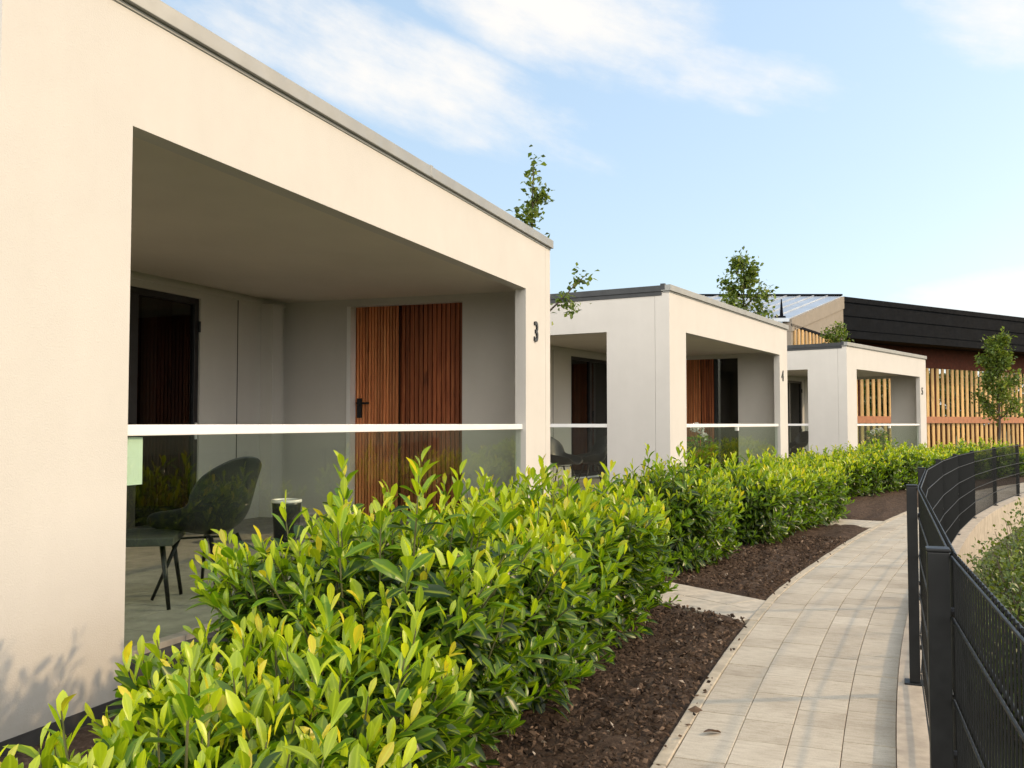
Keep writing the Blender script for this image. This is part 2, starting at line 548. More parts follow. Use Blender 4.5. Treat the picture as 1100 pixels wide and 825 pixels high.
def paved_path():
    V = []; F4 = []; C = []; UVV = []
    cols = [(-.095, -.325), (-.325, -.56), (-.56, -.795), (-.795, -1.03)]
    lens = [.24, .24, .36, .30, .24]
    def block(s0, s1, d0, d1, tone, jit, gap=.0034, bev=.0018, depth=.07):
        nseg = max(1, int((s1 - s0) / .16))
        rows = []
        for k in range(nseg + 1):
            s = s0 + gap + (s1 - s0 - 2 * gap) * k / nseg
            rows.append(s)
        gd = .0018
        prof = [(d1 + gd, -depth), (d1 + gd, -bev), (d1 + gd + bev, 0), (d0 - gd - bev, 0), (d0 - gd, -bev), (d0 - gd, -depth)]
        b = len(V)
        uo = random.uniform(0, 50); vo = random.uniform(0, 50)
        for k, s in enumerate(rows):
            for (d, z) in prof:
                x, y = pcurve(s, d)
                zz_ = gz(y) + z + jit
                if (k == 0 or k == nseg) and z > -.02: zz_ -= 0.0
                V.append((x, y, zz_)); C.append(tone); UVV.append((d * 3 + uo, s * 3 + vo, 0))
        np_ = len(prof)
        for k in range(nseg):
            for j in range(np_ - 1):
                a = b + k * np_ + j
                F4.append((a, a + np_, a + np_ + 1, a + 1))
        for k in (0, nseg):
            a = b + k * np_
            q1 = (a, a + 1, a + 4, a + 5); q2 = (a + 1, a + 2, a + 3, a + 4)
            if k: F4.extend([q1[::-1], q2[::-1]])
            else: F4.extend([q1, q2])
    for ci, (d0, d1) in enumerate(cols):
        s = 2.0 + ci * .17
        while s < SMAX - 1:
            l = random.choice(lens)
            if s > 22: l = 1.2
            block(s, s + l, d0, d1, (min(1, max(0, random.gauss(.5, .24))), random.random(), 0), random.uniform(-.0015, .0015))
            s += l
    o = np_mesh('paved_path', np.array(V), [np.array(F4)], M['paver'], None, np.array(C), 'tone', smooth=False)
    at = o.data.attributes.new('puv', 'FLOAT_VECTOR', 'POINT')
    at.data.foreach_set('vector', np.array(UVV, dtype=np.float32).reshape(-1))
    kind(o, 'structure')
    # edging stones along the planted side
    mb = MB(); s = 2.0
    while s < SMAX - 1:
        l = .5
        q = [pcurve(s + .003, -1.032), pcurve(s + l - .003, -1.032), pcurve(s + l - .003, -1.095), pcurve(s + .003, -1.095)]
        g0, g1 = gz(q[0][1]), gz(q[1][1])
        j = random.uniform(-.003, .004)
        mb.hexa([(q[0][0], q[0][1], g0 - .12), (q[1][0], q[1][1], g1 - .12), (q[2][0], q[2][1], g1 - .12), (q[3][0], q[3][1], g0 - .12)],
                [(q[0][0], q[0][1], g0 + .005 + j), (q[1][0], q[1][1], g1 + .005 + j), (q[2][0], q[2][1], g1 + .005 + j), (q[3][0], q[3][1], g0 + .005 + j)], random.random())
        s += l
    kind(mb.build('path_edging', M['edge'], bevel=.006), 'structure')
    # jointing sand under the pavers
    mb = MB(); st = np.arange(2, SMAX - 1, .5)
    for a, b in zip(st[:-1], st[1:]):
        q = [pcurve(a, -.088), pcurve(b, -.088), pcurve(b, -1.034), pcurve(a, -1.034)]
        g0, g1 = gz(q[0][1]), gz(q[1][1])
        mb._add([(q[0][0], q[0][1], g0 - .012), (q[1][0], q[1][1], g1 - .012), (q[2][0], q[2][1], g1 - .012), (q[3][0], q[3][1], g0 - .012)], [(0, 3, 2, 1)])
    kind(mb.build('path_bedding', M['soil']), 'structure')
paved_path()

# bark mulch chips lying on the soil
def chips():
    n = 26000
    s = 4.5 + 13 * rng.random(n) ** 1.25
    d = -1.105 - 1.35 * rng.random(n) ** 1.1; spill = rng.random(n) > .996; d[spill] = -1.03 - .07 * rng.random(spill.sum())
    xy = np.array([pcurve(a, b) for a, b in zip(s, d)])
    keep = np.array([not in_slab(x, y) for x, y in xy])
    xy = xy[keep]; n = len(xy)
    z = np.array([gz(y) for y in xy[:, 1]]) + .012 + rng.random(n) * .016
    c = np.column_stack([xy, z])
    ln = rng.uniform(.006, .022, n); ln[rng.random(n) > .97] *= 1.9
    a = rng.normal(size=(n, 3)); a[:, 2] *= .4; a /= np.linalg.norm(a, axis=1, keepdims=True)
    b = rng.normal(size=(n, 3)); b = np.cross(a, b); b /= np.linalg.norm(b, axis=1, keepdims=True)
    e = np.cross(a, b)
    w = ln * rng.uniform(.3, .7, n); h = ln * rng.uniform(.12, .4, n)
    V = np.stack([c - a * ln[:, None], c + a * ln[:, None] * .9 + b * w[:, None] * .3, c + b * w[:, None], c - b * w[:, None] + e * h[:, None] * .3, c + e * h[:, None], c - e * h[:, None]], 1)
    T = np.array([(0, 2, 4), (2, 1, 4), (1, 3, 4), (3, 0, 4), (2, 0, 5), (1, 2, 5), (3, 1, 5), (0, 3, 5)])
    F = (T[None] + (np.arange(n) * 6)[:, None, None]).reshape(-1, 3)
    tone = np.clip(rng.normal(.42, .22, n), 0, .93); tone[rng.random(n) > .995] = 1
    o = np_mesh('bark_mulch', V.reshape(-1, 3), [F], M['chip'], smooth=False)
    at = o.data.attributes.new('tone', 'FLOAT', 'POINT')
    at.data.foreach_set('value', np.repeat(tone, 6).astype(np.float32))
    return kind(o, 'stuff')
chips()

# ------------------------------------------------------------------ retaining wall and mesh fence
def wall_and_fence():
    st = np.arange(1.0, SMAX - .2, .4)
    mb = MB()
    for a, b in zip(st[:-1], st[1:]):
        q = [curve(a, -.085), curve(b, -.085), curve(b, .135), curve(a, .135)]
        g0, g1 = gz(q[0][1]), gz(q[1][1])
        g = 0.0
        lo = [(x, y, -1.15) for x, y in q]
        hi = [(q[0][0], q[0][1], g0 + .055), (q[1][0], q[1][1], g1 + .055), (q[2][0], q[2][1], g1 + .055), (q[3][0], q[3][1], g0 + .055)]
        b0 = len(mb.v)
        mb._add(lo + hi, [(4, 7, 6, 5), (0, 4, 5, 1), (3, 2, 6, 7)], random.random())
    o = mb.build('retaining_wall', M['kerb'])
    tag(o, 'low curving concrete retaining wall that carries the black mesh fence', 'wall')
    f = thing('mesh_fence', 'black wire mesh fence curving along the paved path on its concrete wall', 'fence', (P[3][0], P[3][1], .055))
    inv = Vector((-P[3][0], -P[3][1], -.055))
    for i, (x, y) in enumerate(posts):
        if i < 1: continue
        g = gz(y) + .055
        s = POST_S[i]
        t0 = np.array(curve(s + .05)) - np.array(curve(s - .05)); ang = math.atan2(t0[1], t0[0])
        mb = MB()
        def loc(l, q, z): return (x + l * math.cos(ang) - q * math.sin(ang), y + l * math.sin(ang) + q * math.cos(ang), g + z)
        def bx(l0, l1, q0, q1, z0, z1):
            mb.hexa([loc(l0, q0, z0), loc(l1, q0, z0), loc(l1, q1, z0), loc(l0, q1, z0)], [loc(l0, q0, z1), loc(l1, q0, z1), loc(l1, q1, z1), loc(l0, q1, z1)])
        bx(-.025, .025, -.02, .03, .008, .985)
        bx(-.027, .027, -.022, .032, .985, .994)
        bx(-.05, .05, -.045, .055, 0, .009)
        po = mb.build('post', M['fence'], f, bevel=.003); po.location = inv
        # clamp bolts
        if 2 < i < 11:
            for z in (.18, .5, .84):
                mb = MB(); mb.tube([loc(0, -.0205, z), loc(0, -.034, z)], .011, 8)
                mb.build('clamp', M['leg'], po)
        if i + 1 < len(posts):
            s1 = POST_S[i + 1]; off = .030
            mb = MB()
            p0 = np.array(curve(s + .02, off)); p1 = np.array(curve(s1 - .02, off))
            def gp(t):
                q = p0 * (1 - t) + p1 * t
                return q[0], q[1], gz(q[1]) + .055
            nrm = np.array([(p1 - p0)[1], -(p1 - p0)[0]]); nrm /= np.linalg.norm(nrm)
            nw = 70 if 2 <= i <= 4 else (60 if i < 10 else 24)
            for k in range(nw + 1):
                a, b, c = gp(k / nw)
                mb.tube([(a, b, c + .045), (a, b, c + .985)], .0025, 4, cap=False)
            for z in (.05, .245, .44, .635, .83, .975):
                for q in (-.0065, .0065):
                    a0 = gp(0); a1 = gp(1)
                    mb.tube([(a0[0] + nrm[0] * q, a0[1] + nrm[1] * q, a0[2] + z), (a1[0] + nrm[0] * q, a1[1] + nrm[1] * q, a1[2] + z)], .0036, 5, cap=False)
            pn = mb.build('mesh_panel', M['fence'], f, smooth=True); pn.location = inv
wall_and_fence()

# ------------------------------------------------------------------ cabins
def slat_board(mb, back, x0, x1, y0, y1, z0, z1, along='y', pitch=.052, gapw=.014, face=-1, proud=.022):
    """vertical battens; along y at x (face -1 looks to -x)"""
    back.box(x0, x1, y0, y1, z0, z1)
    n = max(1, round((y1 - y0) / pitch)); w = (y1 - y0) / n
    for k in range(n):
        a = y0 + k * w + gapw / 2; b = y0 + (k + 1) * w - gapw / 2
        if face < 0: mb.box(x0 - proud, x0 - .001, a, b, z0 + .004, z1 - .004, random.random())
        else: mb.box(x1 + .001, x1 + proud, a, b, z0 + .004, z1 - .004, random.random())

ZB, ZO, ZT, ZF = -.2, 2.785, 3.35, .23
def cabin(loc, ang, W, o0, o1, d0, d1, num, label, far, D=6.0):
    root = thing('terrace_cabin', label, 'cabin', (loc[0], loc[1], 0), R(90 - ang), 'white flat roofed cabins in a row')
    t = .12; c = .17; g = .005; V0, V1, VF = 1.04, 2.54, 3.47
    w = MB()
    # front frame
    w.box(0, o0, 0, t, ZB, ZO); w.box(0, c + g, 0, t, ZO, ZT); w.box(W - c, W, 0, t, ZB, ZT)
    w.box(o1, W - c - g, 0, t, ZB, ZO)
    w.box(c + g, W - c - g, 0, t, ZO, ZT)
    for x in (W - c - g,):
        w.box(x - .03, x + g + .03, .005, t - .01, ZB + .02, ZT - .02)
    # side walls with their openings
    for x0, x1 in ((0, t), (W - t, W)):
        w.box(x0, x1, t, .23, ZB, ZT)
        w.box(x0, x1, .23 + g, V0, ZB, ZO)
        w.box(x0, x1, .23 + g, V1, ZO, ZT)
        w.box(x0, x1, V1, D, ZB, ZT)
        w.box(x0 + .012, x1 - .012, .20, .27, ZB + .02, ZT - .02)
    w.box(t, W - t, D - t, D, ZB, ZT)
    # facade wall with the door opening, x from the near inner wall
    a, b = t + d0, t + d1
    zd = 2.72
    w.box(t, a, VF, VF + .13, ZB, ZT - .15)
    w.box(b, W - t, VF, VF + .13, ZB, ZT - .15)
    w.box(a, b, VF, VF + .13, zd, ZT - .15)
    w.build('wall', M['stucco'], root)
    # base strip
    p = MB(); p.box(-.006, o0, -.006, t - .02, ZB, .07); p.box(o1, W + .006, -.006, t - .02, ZB, .07)
    p.box(-.006, t, t - .02, V0, ZB, .07); p.box(o0, o1, .02, t - .02, ZB, ZF - .03)
    p.build('plinth', M['plinth'], root)
    # roof and coping
    rf = MB(); rf.box(t, W - t, t, D - t, 3.22, 3.32); rfo = rf.build('roof', M['coping_side'], root)
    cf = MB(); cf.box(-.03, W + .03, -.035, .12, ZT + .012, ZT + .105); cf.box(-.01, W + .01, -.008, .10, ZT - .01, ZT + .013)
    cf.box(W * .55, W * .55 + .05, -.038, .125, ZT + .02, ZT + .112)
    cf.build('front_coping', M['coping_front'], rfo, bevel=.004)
    cs = MB()
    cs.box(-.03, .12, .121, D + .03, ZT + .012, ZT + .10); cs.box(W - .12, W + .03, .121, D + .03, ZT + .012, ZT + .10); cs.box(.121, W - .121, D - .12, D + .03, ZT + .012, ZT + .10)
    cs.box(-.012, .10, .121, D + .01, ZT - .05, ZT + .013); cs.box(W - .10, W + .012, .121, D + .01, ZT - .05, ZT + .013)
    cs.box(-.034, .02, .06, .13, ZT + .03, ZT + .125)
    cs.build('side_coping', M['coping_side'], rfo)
    ce = MB(); ce.box(t, W - t, t, VF, 2.87, 2.93); ce.build('ceiling', M['ceiling'], root)
    fl = MB(); nxs = int((W - 2 * t) / .6) + 1; nys = 6; wx = (W - 2 * t) / nxs; wy = (VF - .1) / nys
    for i in range(nxs):
        for j in range(nys):
            fl.box(t + i * wx + .002, t + (i + 1) * wx - .002, .1 + j * wy + .002, .1 + (j + 1) * wy - .002, .05, ZF, random.random())
    fl.build('terrace_floor', M['floor'], root, bevel=.003)
    # facade dressing
    tr = MB(); tr.box(t, W - t, VF - .022, VF - .001, ZO + .01, ZO + .05); tr.build('facade_trim', M['stucco'], root)
    xf = W - t
    pi = MB(); pi.box(xf - .50, xf - .30, VF - .17, VF - .001, ZF, ZO + .008); pi.build('pilaster', M['stucco'], root, bevel=.004)
    for xj in (xf - .962, t + 1.4, t + 2.62):
        jt = MB(); jt.box(xj, xj + .012, VF - .004, VF - .0005, ZF, ZO); jt.build('panel_joint', M['plinth'], root)
    # glazed door
    fr = MB(); q = .07; ym, yM = VF + .02, VF + .09; n_l = 2
    fr.box(a + .002, a + q, ym, yM, ZF, zd - .002); fr.box(b - q, b - .002, ym, yM, ZF, zd - .002)
    fr.box(a + q, b - q, ym, yM, zd - q, zd - .002); fr.box(a + q, b - q, ym, yM, ZF, ZF + .09)
    mid = (a + b) / 2
    fr.box(mid - .06, mid + .06, ym - .004, yM + .004, ZF + .09, zd - q)
    do = fr.build('glazed_door', M['anth'], root, bevel=.003)
    for x0, x1 in ((a + q, mid - .06), (mid + .06, b - q)):
        gl = MB(); gl.box(x0, x1, VF + .05, VF + .056, ZF + .09, zd - q); gl.build('door_pane', M['dglass'], do)
    for hx in (mid - .035, b - .04):
        h = MB(); h.box(hx - .015, hx + .015, ym - .016, ym - .0045, 1.18, 1.36); h.tube([(hx, ym - .01, 1.30), (hx, ym - .06, 1.30), (hx - .11, ym - .06, 1.30)], .009, 8)
        h.build('door_handle', M['white'] if hx > mid else M['leg'], do)
    for z in (.55, 2.35):
        hg = MB(); hg.tube([(b - .004, ym - .012, z), (b - .004, ym - .012, z + .12)], .014, 8)
        hg.build('hinge', M['leg'], do)
    sl = MB(); sl.box(a, b, VF - .05, VF - .002, ZF + .001, ZF + .03); sl.build('door_sill', M['white'], do)
    # room behind the glass: lining painted dark for the unlit interior, and hanging curtains
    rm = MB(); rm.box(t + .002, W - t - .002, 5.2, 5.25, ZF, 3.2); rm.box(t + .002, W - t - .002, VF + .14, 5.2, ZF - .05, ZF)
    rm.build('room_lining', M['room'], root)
    for cx0, cx1 in ((a + .12, a + .34), (a + .66, a + .86), (b - .62, b - .42)):
        cu = MB(); n = 24; vs = []; fs = []
        for k in range(n + 1):
            x = cx0 + (cx1 - cx0) * k / n
            y = VF + .24 + .022 * math.sin(k * 2 * math.pi / 6)
            vs += [(x, y, ZF + .03), (x, y, zd - .05)]
        for k in range(n): fs.append((2 * k, 2 * k + 2, 2 * k + 3, 2 * k + 1))
        cu._add(vs, fs)
        co = cu.build('curtain', M['curtain'], root, smooth=True)
        sm = co.modifiers.new('s', 'SOLIDIFY'); sm.thickness = .003
    # balustrade: rail, panes, clip
    ra = MB(); ra.box(o0, o1, .035, .085, 1.29, 1.345); rl = ra.build('front_rail', M['white'], root, bevel=.004)
    xm = o0 + (o1 - o0) * .5
    for x0, x1 in ((o0 + .01, xm - .006), (xm + .006, o1 - .01)):
        gl = MB(); gl.box(x0, x1, .055, .065, .27, 1.289); gl.build('glass_pane', M['glass'], root)
    if num != '3':
        cl = MB(); cl.box(xm - .03, xm + .03, .03, .09, 1.22, 1.288); cl.build('glass_clip', M['white'], rl)
    sides = [(.035, .085, .055)] + ([(W - .085, W - .035, W - .065)] if far == 'open' else [])
    for x0, x1, xg in sides:
        ra = MB(); ra.box(x0, x1, V0, V1, 1.29, 1.345); ra.build('side_rail', M['white'], root, bevel=.004)
        gl = MB(); gl.box(xg, xg + .01, V0 + .01, V1 - .01, .27, 1.289); gl.build('glass_pane', M['glass'], root)
    # timber in the far side opening
    if far != 'open':
        ys = 1.93
        jb = MB(); jb.box(W - t - .004, W + .0005, V1 - .022, V1 + .004, ZF, ZO - .002); jb.box(W - t - .012, W - t - .001, V1 - .022, V1 + .03, ZF, ZO - .002); jb.build('sunlit_jamb_strip', M['white'], root)  # added white strip, paints sunlight onto the reveal of the opening
        bk = MB(); sb = MB()
        slat_board(sb, bk, W + .028, W + .060, ys + .004, V1 + .05, ZF, ZO + .10, pitch=.042, proud=.026)
        dr = sb.build('slatted_door', M['wood_door_sunlit'], root)
        bk.build('door_board', M['backing'], dr)
        h = MB(); h.box(W - .012, W + .0015, V1 - .115, V1 - .05, 1.42, 1.66); h.tube([(W, V1 - .08, 1.60), (W - .06, V1 - .08, 1.60), (W - .06, V1 - .24, 1.60)], .014, 8)
        h.build('door_handle', M['leg'], dr)
        bk = MB(); sb = MB()
        if far == 'timber':
            slat_board(sb, bk, W + .14, W + .18, V0 - .35, ys + .14, ZF, ZO + .4, pitch=.060, gapw=.015, proud=.03)
            pn = sb.build('slatted_panel', M['wood_panel'], root)
            bk.build('panel_board', M['backing'], pn)
        else:
            slat_board(sb, bk, W + .14, W + .18, V0 + .62, ys + .14, ZF, ZO + .4, pitch=.060, gapw=.015, proud=.03)
            pn = sb.build('slatted_panel', M['wood_panel'], root)
            bk.build('panel_board', M['backing'], pn)
            fr = MB(); fr.box(W + .1, W + .16, V0 + .54, V0 + .61, ZF, ZO + .3); fr.box(W + .1, W + .16, V0 - .3, V0 - .1, ZF, ZO + .3)
            so = fr.build('side_screen', M['anth'], root)
            gl = MB(); gl.box(W + .12, W + .13, V0 - .1, V0 + .54, ZF, ZO + .3); gl.build('screen_pane', M['dglass'], so)
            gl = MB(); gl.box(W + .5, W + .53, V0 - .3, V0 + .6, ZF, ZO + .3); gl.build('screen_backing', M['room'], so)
    # house number standing proud of the far pier
    cu = bpy.data.curves.new('num', 'FONT'); cu.body = num; cu.size = .31; cu.extrude = .008; cu.offset = .004; cu.align_x = 'CENTER'; cu.align_y = 'CENTER'
    to = bpy.data.objects.new('num', cu); COL.objects.link(to)
    dg = bpy.context.evaluated_depsgraph_get()
    me = bpy.data.meshes.new_from_object(to.evaluated_get(dg))
    bpy.data.objects.remove(to)
    me.materials.clear(); me.materials.append(M['number'])
    no = bpy.data.objects.new('house_number', me); COL.objects.link(no); no.parent = root
    no.location = ((o1 + W - c) / 2 - .02, -.0085, 2.34); no.rotation_euler = (R(90), 0, 0)
    return root

A1, A2, A3 = 19.87, 30.7, 39.9
W1, W2, W3 = 7.41, 6.87, 6.70
def along(far_or_near, ang, d): return (far_or_near[0] + math.sin(R(ang)) * d, far_or_near[1] + math.cos(R(ang)) * d)
N1 = along((.436, 10.74), A1, -W1); N2 = (2.38, 14.17); N3 = (8.63, 24.2)
c1 = cabin(N1, A1, W1, .75, 6.56, 3.56, 5.55, '3', 'large white cabin numbered 3 with a pale green film on its glass', 'timber')
c2 = cabin(N2, A2, W2, .71, 6.26, 3.40, 5.30, '4', 'white rendered flat roofed cabin numbered 4, between cabin 3 and cabin 5', 'glazed')
c3 = cabin(N3, A3, W3, .70, 6.10, 3.40, 5.30, '5', 'small white rendered cabin numbered 5, standing next to the dark roofed timber pavilion', 'open', 5.6)
fm = MB(); fm.box(.765, .93, .068, .072, 1.05, 1.283)
fm.build('frosted_film', M['frost'], c1)

def uv2w(n, ang, u, v, z=0.0):
    s, c = math.sin(R(ang)), math.cos(R(ang))
    return (n[0] + s * u - c * v, n[1] + c * u + s * v, z)

# ------------------------------------------------------------------ terrace furniture
def make_chair(label, loc, rz):
    r = thing('shell_chair', label, 'chair', loc, rz, 'dark shell chairs on the terraces')
    prof = [(.31, .425, .20), (.26, .44, .25), (.10, .415, .285), (-.08, .405, .30), (-.19, .445, .315), (-.235, .54, .32), (-.262, .66, .315), (-.285, .78, .305), (-.30, .86, .27), (-.306, .895, .22), (-.308, .91, .15)]
    curl = [.05, .11, .16, .19, .18, .14, .07, .01, -.03, -.035, -.02]
    fwd = [0, .0, .01, .03, .08, .12, .12, .10, .07, .045, .02]
    ts = np.linspace(-1, 1, 13)
    mb = MB(); vs = []; fs = []
    for (x, z, hw), cu, fw in zip(prof, curl, fwd):
        for t in ts:
            k = abs(t) ** 2.4
            vs.append((x + fw * k, t * hw, z + cu * k))
    m = len(ts)
    for i in range(len(prof) - 1):
        for j in range(m - 1):
            fs.append((i * m + j, i * m + j + 1, (i + 1) * m + j + 1, (i + 1) * m + j))
    mb._add(vs, fs)
    sh = mb.build('shell', M['seat'], r, smooth=True)
    so = sh.modifiers.new('s', 'SOLIDIFY'); so.thickness = .016; so.offset = 0
    sb = sh.modifiers.new('d', 'SUBSURF'); sb.levels = 1; sb.render_levels = 2
    for sx, sy in ((1, 1), (1, -1), (-1, 1), (-1, -1)):
        l = MB(); l.tube([(.12 * sx - .02, .13 * sy, .40), (.25 * sx - .03, .24 * sy, .004)], [.014, .010], 10)
        l.build('leg', M['leg'], r, smooth=True)
    br = MB(); br.bar((.10, .13, .385), (-.14, -.13, .385), .03, .012); br.bar((.10, -.13, .386), (-.14, .13, .386), .03, .012)
    br.build('underframe', M['leg'], r)
    return r
ch = make_chair('dark grey shell chair behind the glass of cabin 3 beside the low table', (-1.99, 6.15, ZF), R(160))
for loc, rz, lb in (((.86, 16.25, ZF), R(-30), 'black shell chair of cabin 4, half hidden by the corner of cabin 3'),
                    ((1.42, 16.75, ZF), R(195), 'black shell chair in front of the glazed door of cabin 4'),
                    ((8.20, 27.0, ZF), R(200), 'black shell chair standing in the side opening of cabin 5'),
                    (uv2w(N1, A1, 2.2, 2.2, ZF), R(-40), 'dark shell chair mostly hidden behind the front pier of cabin 3')):
    copy_tree(ch, loc, rz, lb)

tb = thing('side_table', 'low dark square table beside the shell chair of cabin 3', 'table', (-2.40, 5.90, ZF), R(12))
m_ = MB(); m_.box(-.31, .31, -.29, .29, .385, .435); m_.build('table_top', M['table'], tb, bevel=.006)
for sx in (-1, 1):
    for sy in (-1, 1):
        l = MB(); l.tube([(.24 * sx, .22 * sy, .384), (.29 * sx, .27 * sy, .003)], [.017, .012], 8); l.build('leg', M['leg'], tb, smooth=True)

def lathe(prof, n=28):
    mb = MB(); vs = []; fs = []
    for r_, z in prof:
        for k in range(n): vs.append((r_ * math.cos(2 * math.pi * k / n), r_ * math.sin(2 * math.pi * k / n), z))
    for i in range(len(prof) - 1):
        for k in range(n): fs.append((i * n + k, i * n + (k + 1) % n, (i + 1) * n + (k + 1) % n, (i + 1) * n + k))
    fs.append(tuple(range(n - 1, -1, -1)))
    mb._add(vs, fs)
    return mb
pt = thing('terrace_planter', 'round dark planter with a pale rim by the end wall of cabin 3', 'planter', (-2.16, 9.05, ZF)); pt.scale = (.9, .9, .86)
lathe([(.115, 0), (.13, .02), (.15, .40), (.152, .44), (.14, .44), (.135, .36), (.001, .36)]).build('pot', M['anth'], pt, smooth=True)
lathe([(.154, .425), (.160, .43), (.160, .455), (.154, .46), (.142, .46), (.142, .442)]).build('rim', M['white'], pt, smooth=True)

# ------------------------------------------------------------------ laurel hedge
def laurel_mesh(seed, rx, ry, h, nshoot=240, leafscale=1.06):
    r = np.random.default_rng(seed)
    O = []; D = []; NR = []; L = []; Wd = []; A = []; RN = []
    stems = MB()
    for k in range(nshoot):
        u = r.random()
        ph = r.uniform(0, 2 * math.pi)
        if u < .50:      # top shoots
            rad = math.sqrt(r.random()) * .98
            x = rad * math.cos(ph) * rx; y = rad * math.sin(ph) * ry
            z = h * (.97 - .24 * rad ** 3) * r.uniform(.84, 1.0)
            if r.random() < .22: z *= r.uniform(1.04, 1.24)
        else:            # side shoots
            rad = r.uniform(.80, 1.06)
            sx = math.copysign(abs(math.cos(ph)) ** .75, math.cos(ph)); sy = math.copysign(abs(math.sin(ph)) ** .75, math.sin(ph))
            x = rad * sx * rx; y = rad * sy * ry
            z = h * r.uniform(.14, .86)
        tip = np.array([x, y, z])
        base = np.array([x * .22, y * .22, min(.06, z * .2)])
        mid = np.array([x * .82, y * .82, z * .42]) if u < .5 else np.array([x * .55, y * .55, z * .62])
        def bez(t): return (1 - t) ** 2 * base + 2 * t * (1 - t) * mid + t * t * tip
        def tan(t):
            d = 2 * (1 - t) * (mid - base) + 2 * t * (tip - mid)
            return d / (np.linalg.norm(d) + 1e-9)
        ln = np.linalg.norm(tip - mid) + np.linalg.norm(mid - base)
        if k % 2 == 0:
            stems.tube([bez(t) for t in (.1, .4, .7, .9, .99)], [.006, .005, .004, .0032, .002], 5, cap=False)
        nl = int(r.integers(13, 19))
        phase = r.uniform(0, 6.28)
        vig = r.uniform(.72, 1.15)
        for j in range(nl):
            back = .012 + j * r.uniform(.018, .030)
            t = max(.15, 1 - back / ln)
            p = bez(t); d = tan(t)
            if j < 4: d = d + np.array([0, 0, .5]); d /= np.linalg.norm(d)
            a = phase + j * 2.4
            e1 = np.cross(d, [0.3, 0.2, 0.9]); e1 /= np.linalg.norm(e1) + 1e-9
            e2 = np.cross(d, e1)
            rad_ = e1 * math.cos(a) + e2 * math.sin(a)
            open_ = R(16 + min(j, 9) * 6.5 + r.normal(0, 7))
            dd = d * math.cos(open_) + rad_ * math.sin(open_)
            dd = dd + np.array([0, 0, .10 - .035 * j * .5]); dd /= np.linalg.norm(dd)
            nn = d * math.sin(open_) - rad_ * math.cos(open_)
            nn = -nn if nn @ d < 0 else nn
            nn = nn + r.normal(0, .22, 3)
            O.append(p + rad_ * .004); D.append(dd); NR.append(nn)
            l = (.060 + .050 * min(1, (j + 1) / 5)) * vig * r.uniform(.68, 1.2) * leafscale
            L.append(l); Wd.append(l * r.uniform(.30, .40))
            hz = z / h
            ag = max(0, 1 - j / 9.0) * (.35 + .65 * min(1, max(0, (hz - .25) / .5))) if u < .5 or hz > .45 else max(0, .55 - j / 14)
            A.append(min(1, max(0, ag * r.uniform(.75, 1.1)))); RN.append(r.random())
    # older leaves inside the bush
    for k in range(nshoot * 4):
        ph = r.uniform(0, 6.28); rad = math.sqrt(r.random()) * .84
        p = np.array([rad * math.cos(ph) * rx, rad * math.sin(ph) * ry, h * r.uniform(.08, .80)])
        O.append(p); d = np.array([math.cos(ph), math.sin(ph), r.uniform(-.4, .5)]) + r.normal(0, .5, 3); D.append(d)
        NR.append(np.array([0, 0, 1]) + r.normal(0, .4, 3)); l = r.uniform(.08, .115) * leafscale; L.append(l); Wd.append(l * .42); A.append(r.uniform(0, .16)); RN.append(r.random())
    return tuple(map(np.array, (O, D, NR, L, Wd, A, RN))), stems

def laurel(name, seed, rx, ry, h, loc, rz, label, nshoot=240, leafscale=1.06):
    t = thing(name, label, 'shrub', loc, rz, 'laurel bushes in hedges')
    (O, D, NR, L, Wd, A, RN), st = laurel_mesh(seed, rx, ry, h, nshoot, leafscale)
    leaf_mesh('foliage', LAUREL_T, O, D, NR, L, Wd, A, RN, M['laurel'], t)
    st.build('stems', M['stem'], t, smooth=True)
    return t

P1 = (N1[0] + math.cos(R(A1)) * 1.42, N1[1] - math.sin(R(A1)) * 1.42)
def h1(s, off=0): return (P1[0] + math.sin(R(A1)) * s + math.cos(R(A1)) * off, P1[1] + math.cos(R(A1)) * s - math.sin(R(A1)) * off, -.02)
specs = [  # s, off, rx, ry, h, label
    (-1.72, .26, .62, .46, .60, 'low laurel bush at the near end of the long hedge'),
    (-1.00, .30, .66, .46, .66, 'laurel bush against the bare front pier of cabin 3'),
    (-.26, .16, .58, .52, .74, 'low laurel bush below the chair and table of cabin 3'),
    (.55, .02, .62, .62, 1.10, 'tallest laurel bush, before the middle of the glass of cabin 3'),
    (1.38, .05, .58, .60, .93, 'laurel bush in front of the slatted timber door of cabin 3'),
    (2.18, .02, .60, .60, 1.0, 'laurel bush before the far end of the glass of cabin 3'),
    (2.95, .05, .64, .60, .99, 'laurel bush at the foot of the pier numbered 3'),
    (3.62, .05, .62, .58, .93, 'last laurel bush of the long hedge, beside the first slab path'),
]
bush = []
for i, (s, off, rx, ry, h, lb) in enumerate(specs):
    bush.append(laurel('laurel_bush', 100 + i, rx, ry, h, h1(s, off), R(90 - A1) + random.uniform(-.3, .3), lb, 250 if i < 6 else 230))
P2 = (N2[0] + math.cos(R(A2)) * 1.78, N2[1] - math.sin(R(A2)) * 1.78)
h2l = ['laurel bush beside the first slab path, nearest of the second hedge', 'laurel bush in the second hedge next to the dark gap, on the slab path side', 'laurel bush before the near pier of cabin 4, beyond the dark gap',
       'fourth laurel bush of the second hedge, in front of the glass of cabin 4', 'fifth laurel bush of the second hedge, below the glass of cabin 4', 'sixth laurel bush of the second hedge, towards the far pier of cabin 4',
       'laurel bush below the pier numbered 4', 'laurel bush at the far end of the second hedge, beside the second slab path']
